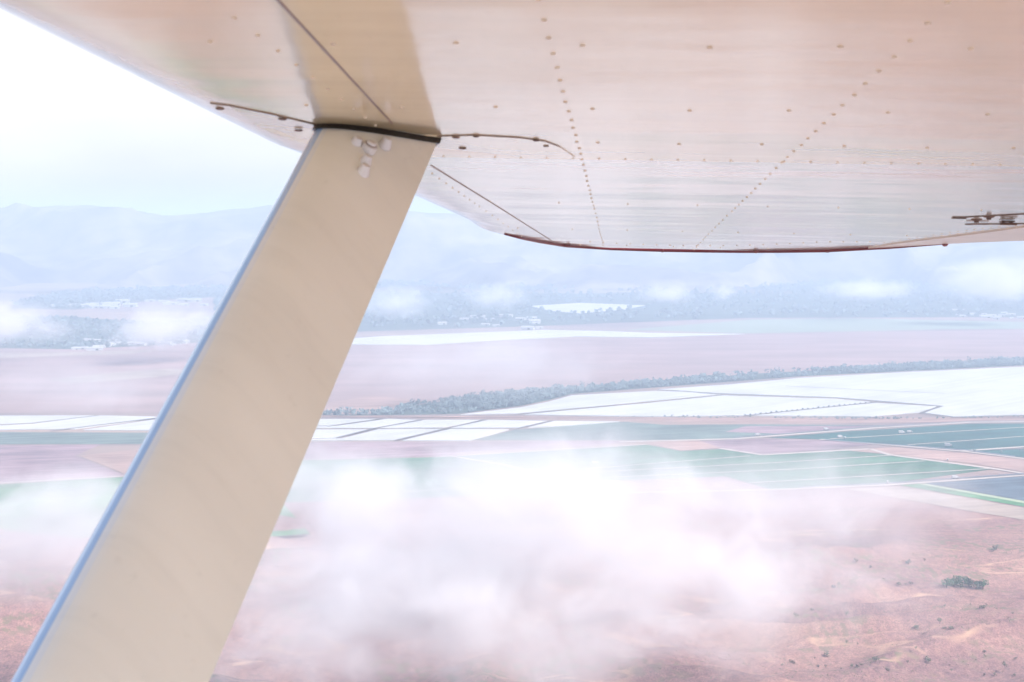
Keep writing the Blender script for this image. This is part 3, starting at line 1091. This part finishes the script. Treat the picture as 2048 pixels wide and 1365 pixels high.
bm = bmesh.new()
ribbon(bm, [(-.288 - .0397 * (.6 + .1 * i - 1.129), .6 + .1 * i) for i in range(14)], .0016, 0)
ribbon(bm, [wuv(862, 331), wuv(985, 407), wuv(1080, 467), wuv(1110, 486)], .0016, 0)
obj('skin_seam', bm, SEAMM, wing)

# red painted rim of the tip with its screws
tipl = [wuv(x, y) for x, y in [(1010, 468), (1045, 475.5), (1080, 482), (1130, 490), (1220, 496), (1325, 499.5), (1420, 501), (1490, 501.5), (1560, 501.3), (1655, 500), (1780, 494), (1890, 487)]]
bm = bmesh.new()
tube(bm, [(u, v, skin_z(u, v) - .001) for u, v in tipl], [.003, .006, .007] + [.0075] * 7 + [.006, .003], 8)
trim = obj('tip_trim', bm, RED, wing, smooth=True)
for px, py in [(1136, 489.5), (1325, 499.5), (1512, 501.2), (1655, 500), (1890, 487)]:
    u, v = wuv(px, py)
    bm = bmesh.new()
    lathe(bm, (u, v, skin_z(u, v)), (0, -.3, -1), [(.009, -.004), (.009, .004), (.006, .008)], 12)
    obj('screw', bm, RED, wing)

# tan tip cap behind the joint
bm = bmesh.new()
cap = [wuv(x, y) for x, y in [(1735, 496), (1790, 486.5), (1850, 479), (1950, 466.5), (2048, 453), (2150, 440), (2190, 474), (2048, 479.6), (1960, 483), (1890, 486.6), (1800, 492.4)]]
top = [bm.verts.new((u, v, skin_z(u, v) + .002)) for u, v in cap]
bot = [bm.verts.new((u, v, skin_z(u, v) - .003)) for u, v in cap]
bm.faces.new(bot); bm.faces.new(top)
for k in range(len(cap)):
    bm.faces.new((top[k], top[(k + 1) % len(cap)], bot[(k + 1) % len(cap)], bot[k]))
bmesh.ops.triangulate(bm, faces=bm.faces[:])
bmesh.ops.recalc_face_normals(bm, faces=bm.faces[:])
for k in range(19):
    t = k / 18
    u, v = wuv(1752 + 296 * t, 491 - 38.5 * t - 4 * math.sin(math.pi * t))
    lathe(bm, (u, v, skin_z(u, v) - .002), (0, 0, -1), [(.004, 0), (.0035, .001), (.002, .0015)], 8, 1)
obj('tip_cap', bm, [TIPTAN, RIVET], wing)

# aileron gap, hinge and its bolts
bm = bmesh.new()
for pts in ([(1908, 436), (1950, 433), (2048, 428), (2200, 423)], [(1930, 449), (1960, 448.5), (2048, 447.5), (2200, 446)]):
    tube(bm, [(u, v, skin_z(u, v) - .001) for u, v in (wuv(x, y) for x, y in pts)], .0010, 6)
u, v = wuv(1918, 435.5)
box(bm, (u, v, skin_z(u, v) - .0015), (.03, .015, .003))
obj('aileron_gap', bm, RUST, wing)
u, v = wuv(2014, 441)
z = skin_z(u, v)
bm = bmesh.new()
box(bm, (u, v, z - .003), (.03, .03, .003), bevel=.001)
box(bm, (u - .009, v, z - .006), (.005, .02, .010), bevel=.002)
box(bm, (u + .009, v, z - .006), (.005, .02, .010), bevel=.002)
tube(bm, [(u - .018, v - .01, z - .009), (u + .020, v - .01, z - .009)], .003, 10)
hinge = obj('hinge', bm, RUST, wing)
for px, py in [(1953, 439), (1978, 433)]:
    u, v = wuv(px, py)
    bm = bmesh.new()
    lathe(bm, (u, v, skin_z(u, v)), (0, 0, -1), [(.013, 0), (.012, .002), (.006, .004), (.005, .008)], 14)
    obj('bolt', bm, RUST, wing)
u, v = wuv(1955, 445.5)
bm = bmesh.new()
box(bm, (u, v, skin_z(u, v) - .004), (.05, .012, .002))
obj('stop_plate', bm, RUST, wing)

# strut ----------------------------------------------------------------
ul, vl = wuv(633, 252)
TL = Vector((ul, vl, -.002))
ur, vr = wuv(873, 283, .005)
TR = Vector((ur, vr, -.006))
MW = plane.matrix_world.copy()
wl, wr = MW @ TL, MW @ TR
WV = wr - wl


def right_err(t):
    P = CAM + ray(20, 1365) * t + WV
    x, y = proj(P)
    xe = 875 + (415 - 875) * (y - 285) / (1365 - 285)
    return x - xe


lo, hi = .5, 2.2
for _ in range(60):
    mid = (lo + hi) / 2
    if right_err(mid) * right_err(lo) <= 0: hi = mid
    else: lo = mid
BL = wloc(CAM + ray(20, 1365) * ((lo + hi) / 2))
W = TR - TL
D = (BL - TL)
TH = W.cross(D).normalized()
camp = wloc(CAM)
if (camp - (TL + BL) / 2).dot(TH) < 0: TH = -TH       # towards the camera
cl = W.length
WH = (W - D * (W.dot(D) / D.length_squared)).normalized()
SHEEN = paint('strut_painted_sheen', (0.87, 0.90, 0.90), .1)  # pale band behind the nose: reflected sky put into the colour
SKYLIT = paint('strut_painted_skylight', (0.42, 0.62, 0.90), .12)  # blue skylight on the nose edge, put into the base colour


def section(t):                              # streamlined section: blunt nose on the left, thin tail on the right
    n = 40
    pts = []
    for k in range(n):
        a = 2 * math.pi * k / n
        s = .5 - .5 * math.cos(a)
        th = .052 * (2.9 * (math.sqrt(s) * .64 - s * .30 - s * s * .62 + s ** 3 * .36) + .05 * s * (1 - s))
        sg = 1 if a <= math.pi else -1
        pts.append(TL + D * t + W * s + TH * sg * max(th, .003 if 0 < k < n // 2 or k > n // 2 else 0) * 1.0)
    return pts


bm = bmesh.new()
rings = [[bm.verts.new(p) for p in section(t)] for t in (0, .02, .25, .5, .75, 1.0, 1.35, 1.6)]
for r0, r1 in zip(rings, rings[1:]):
    n = len(r0)
    for k in range(n):
        bm.faces.new((r0[k], r0[(k + 1) % n], r1[(k + 1) % n], r1[k]))
bm.faces.new(rings[0]); bm.faces.new(rings[-1])
bmesh.ops.recalc_face_normals(bm, faces=bm.faces[:])
bm.verts.ensure_lookup_table()
bm.faces.ensure_lookup_table()
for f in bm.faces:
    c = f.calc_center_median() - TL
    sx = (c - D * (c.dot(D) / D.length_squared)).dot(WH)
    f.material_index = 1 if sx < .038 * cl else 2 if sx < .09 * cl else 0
strut = obj('strut', bm, [STRUTP, SKYLIT, SHEEN], plane, smooth=True)

bm = bmesh.new()                             # rubber seal between strut and wing
sec = section(0)
dn = D.normalized()
mid = (TL + TR) / 2


def slide(p, z):                             # along the strut until it meets that height under the skin
    return p + dn * ((z - p.z) / dn.z)


tz = lambda p: TL.z + (TR.z - TL.z) * max(0, min(1, (p - TL).dot(W) / W.length_squared))
a = [bm.verts.new(slide(mid + (p - mid) * 1.05, tz(p) + .004)) for p in sec]
b = [bm.verts.new(slide(mid + (p - mid) * 1.05, tz(p) - .0045)) for p in sec]
n = len(a)
bm.faces.new(a); bm.faces.new(b)
for k in range(n):
    bm.faces.new((a[k], a[(k + 1) % n], b[(k + 1) % n], b[k]))
bmesh.ops.recalc_face_normals(bm, faces=bm.faces[:])
obj('seal', bm, BLACK, strut)


def on_strut(px, py):
    """Point of the strut's near face seen in that direction."""
    o = TL + TH * .028
    r = wloc(CAM + ray(px, py)) - camp
    return camp + r * ((o - camp).dot(TH) / r.dot(TH))  # near face plane


for px, py, s, ring in [(710, 291, 1.0, False), (769, 292, 1.0, False), (735, 303, 1.05, True), (729, 327, 1.0, False), (725, 346, 1.0, False)]:
    p = on_strut(px, py)
    ax = (TH - dn * .25).normalized()
    base = p - TH * .003
    bm = bmesh.new()
    R = .0098 * s
    lathe(bm, base, ax, [(R * .9, 0), (R, .0015), (R * .62, .0145), (R * .5, .0155)] if not ring else [(R * .75, 0), (R, .004), (R * 1.02, .0125), (R * .72, .014), (R * .70, .017), (R * .5, .0185)], 18)
    bt = obj('bolt', bm, NUTW, strut, smooth=False)
    if ring:
        bm = bmesh.new()
        lathe(bm, base + ax * .0138, ax, [(R * .80, 0), (R * .80, .0012)], 20)
        obj('washer', bm, SEAMM, bt)

# plate that closes the wing around the strut
bm = bmesh.new()
cuff_px = [(420, 206), (460, 211), (540, 227), (632, 249), (760, 264), (874, 272), (950, 270), (1040, 275), (1090, 282), (1120, 293), (1150, 314), (1040, 312), (950, 308), (870, 304), (640, 296), (598, 288), (520, 254), (430, 217)]
cuff = [wuv(x, y) for x, y in cuff_px]
top = [bm.verts.new((u, v, skin_z(u, v) + .002)) for u, v in cuff]
bot = [bm.verts.new((u, v, skin_z(u, v) - .0015)) for u, v in cuff]
bm.faces.new(bot)
for k in range(len(cuff)):
    j = (k + 1) % len(cuff)
    f = bm.faces.new((top[k], top[j], bot[j], bot[k]))
    f.material_index = 1 if k < 3 or 5 <= k < 9 else 0
bmesh.ops.recalc_face_normals(bm, faces=bm.faces[:])
plate = obj('strut_cuff', bm, [SKIN, SEAMM], wing)
for px, py in [(440, 215), (565, 236), (597, 259), (912, 273), (952, 271), (925, 295), (1092, 290), (1072, 279)]:
    u, v = wuv(px, py)
    bm = bmesh.new()
    r = .006 if px not in (952, 1072, 1092) else .0045
    lathe(bm, (u, v, skin_z(u, v) - .001), (0, 0, -1), [(r, 0), (r, .0012), (r * .6, .0022)], 12)
    obj('screw', bm, RUST, plate)
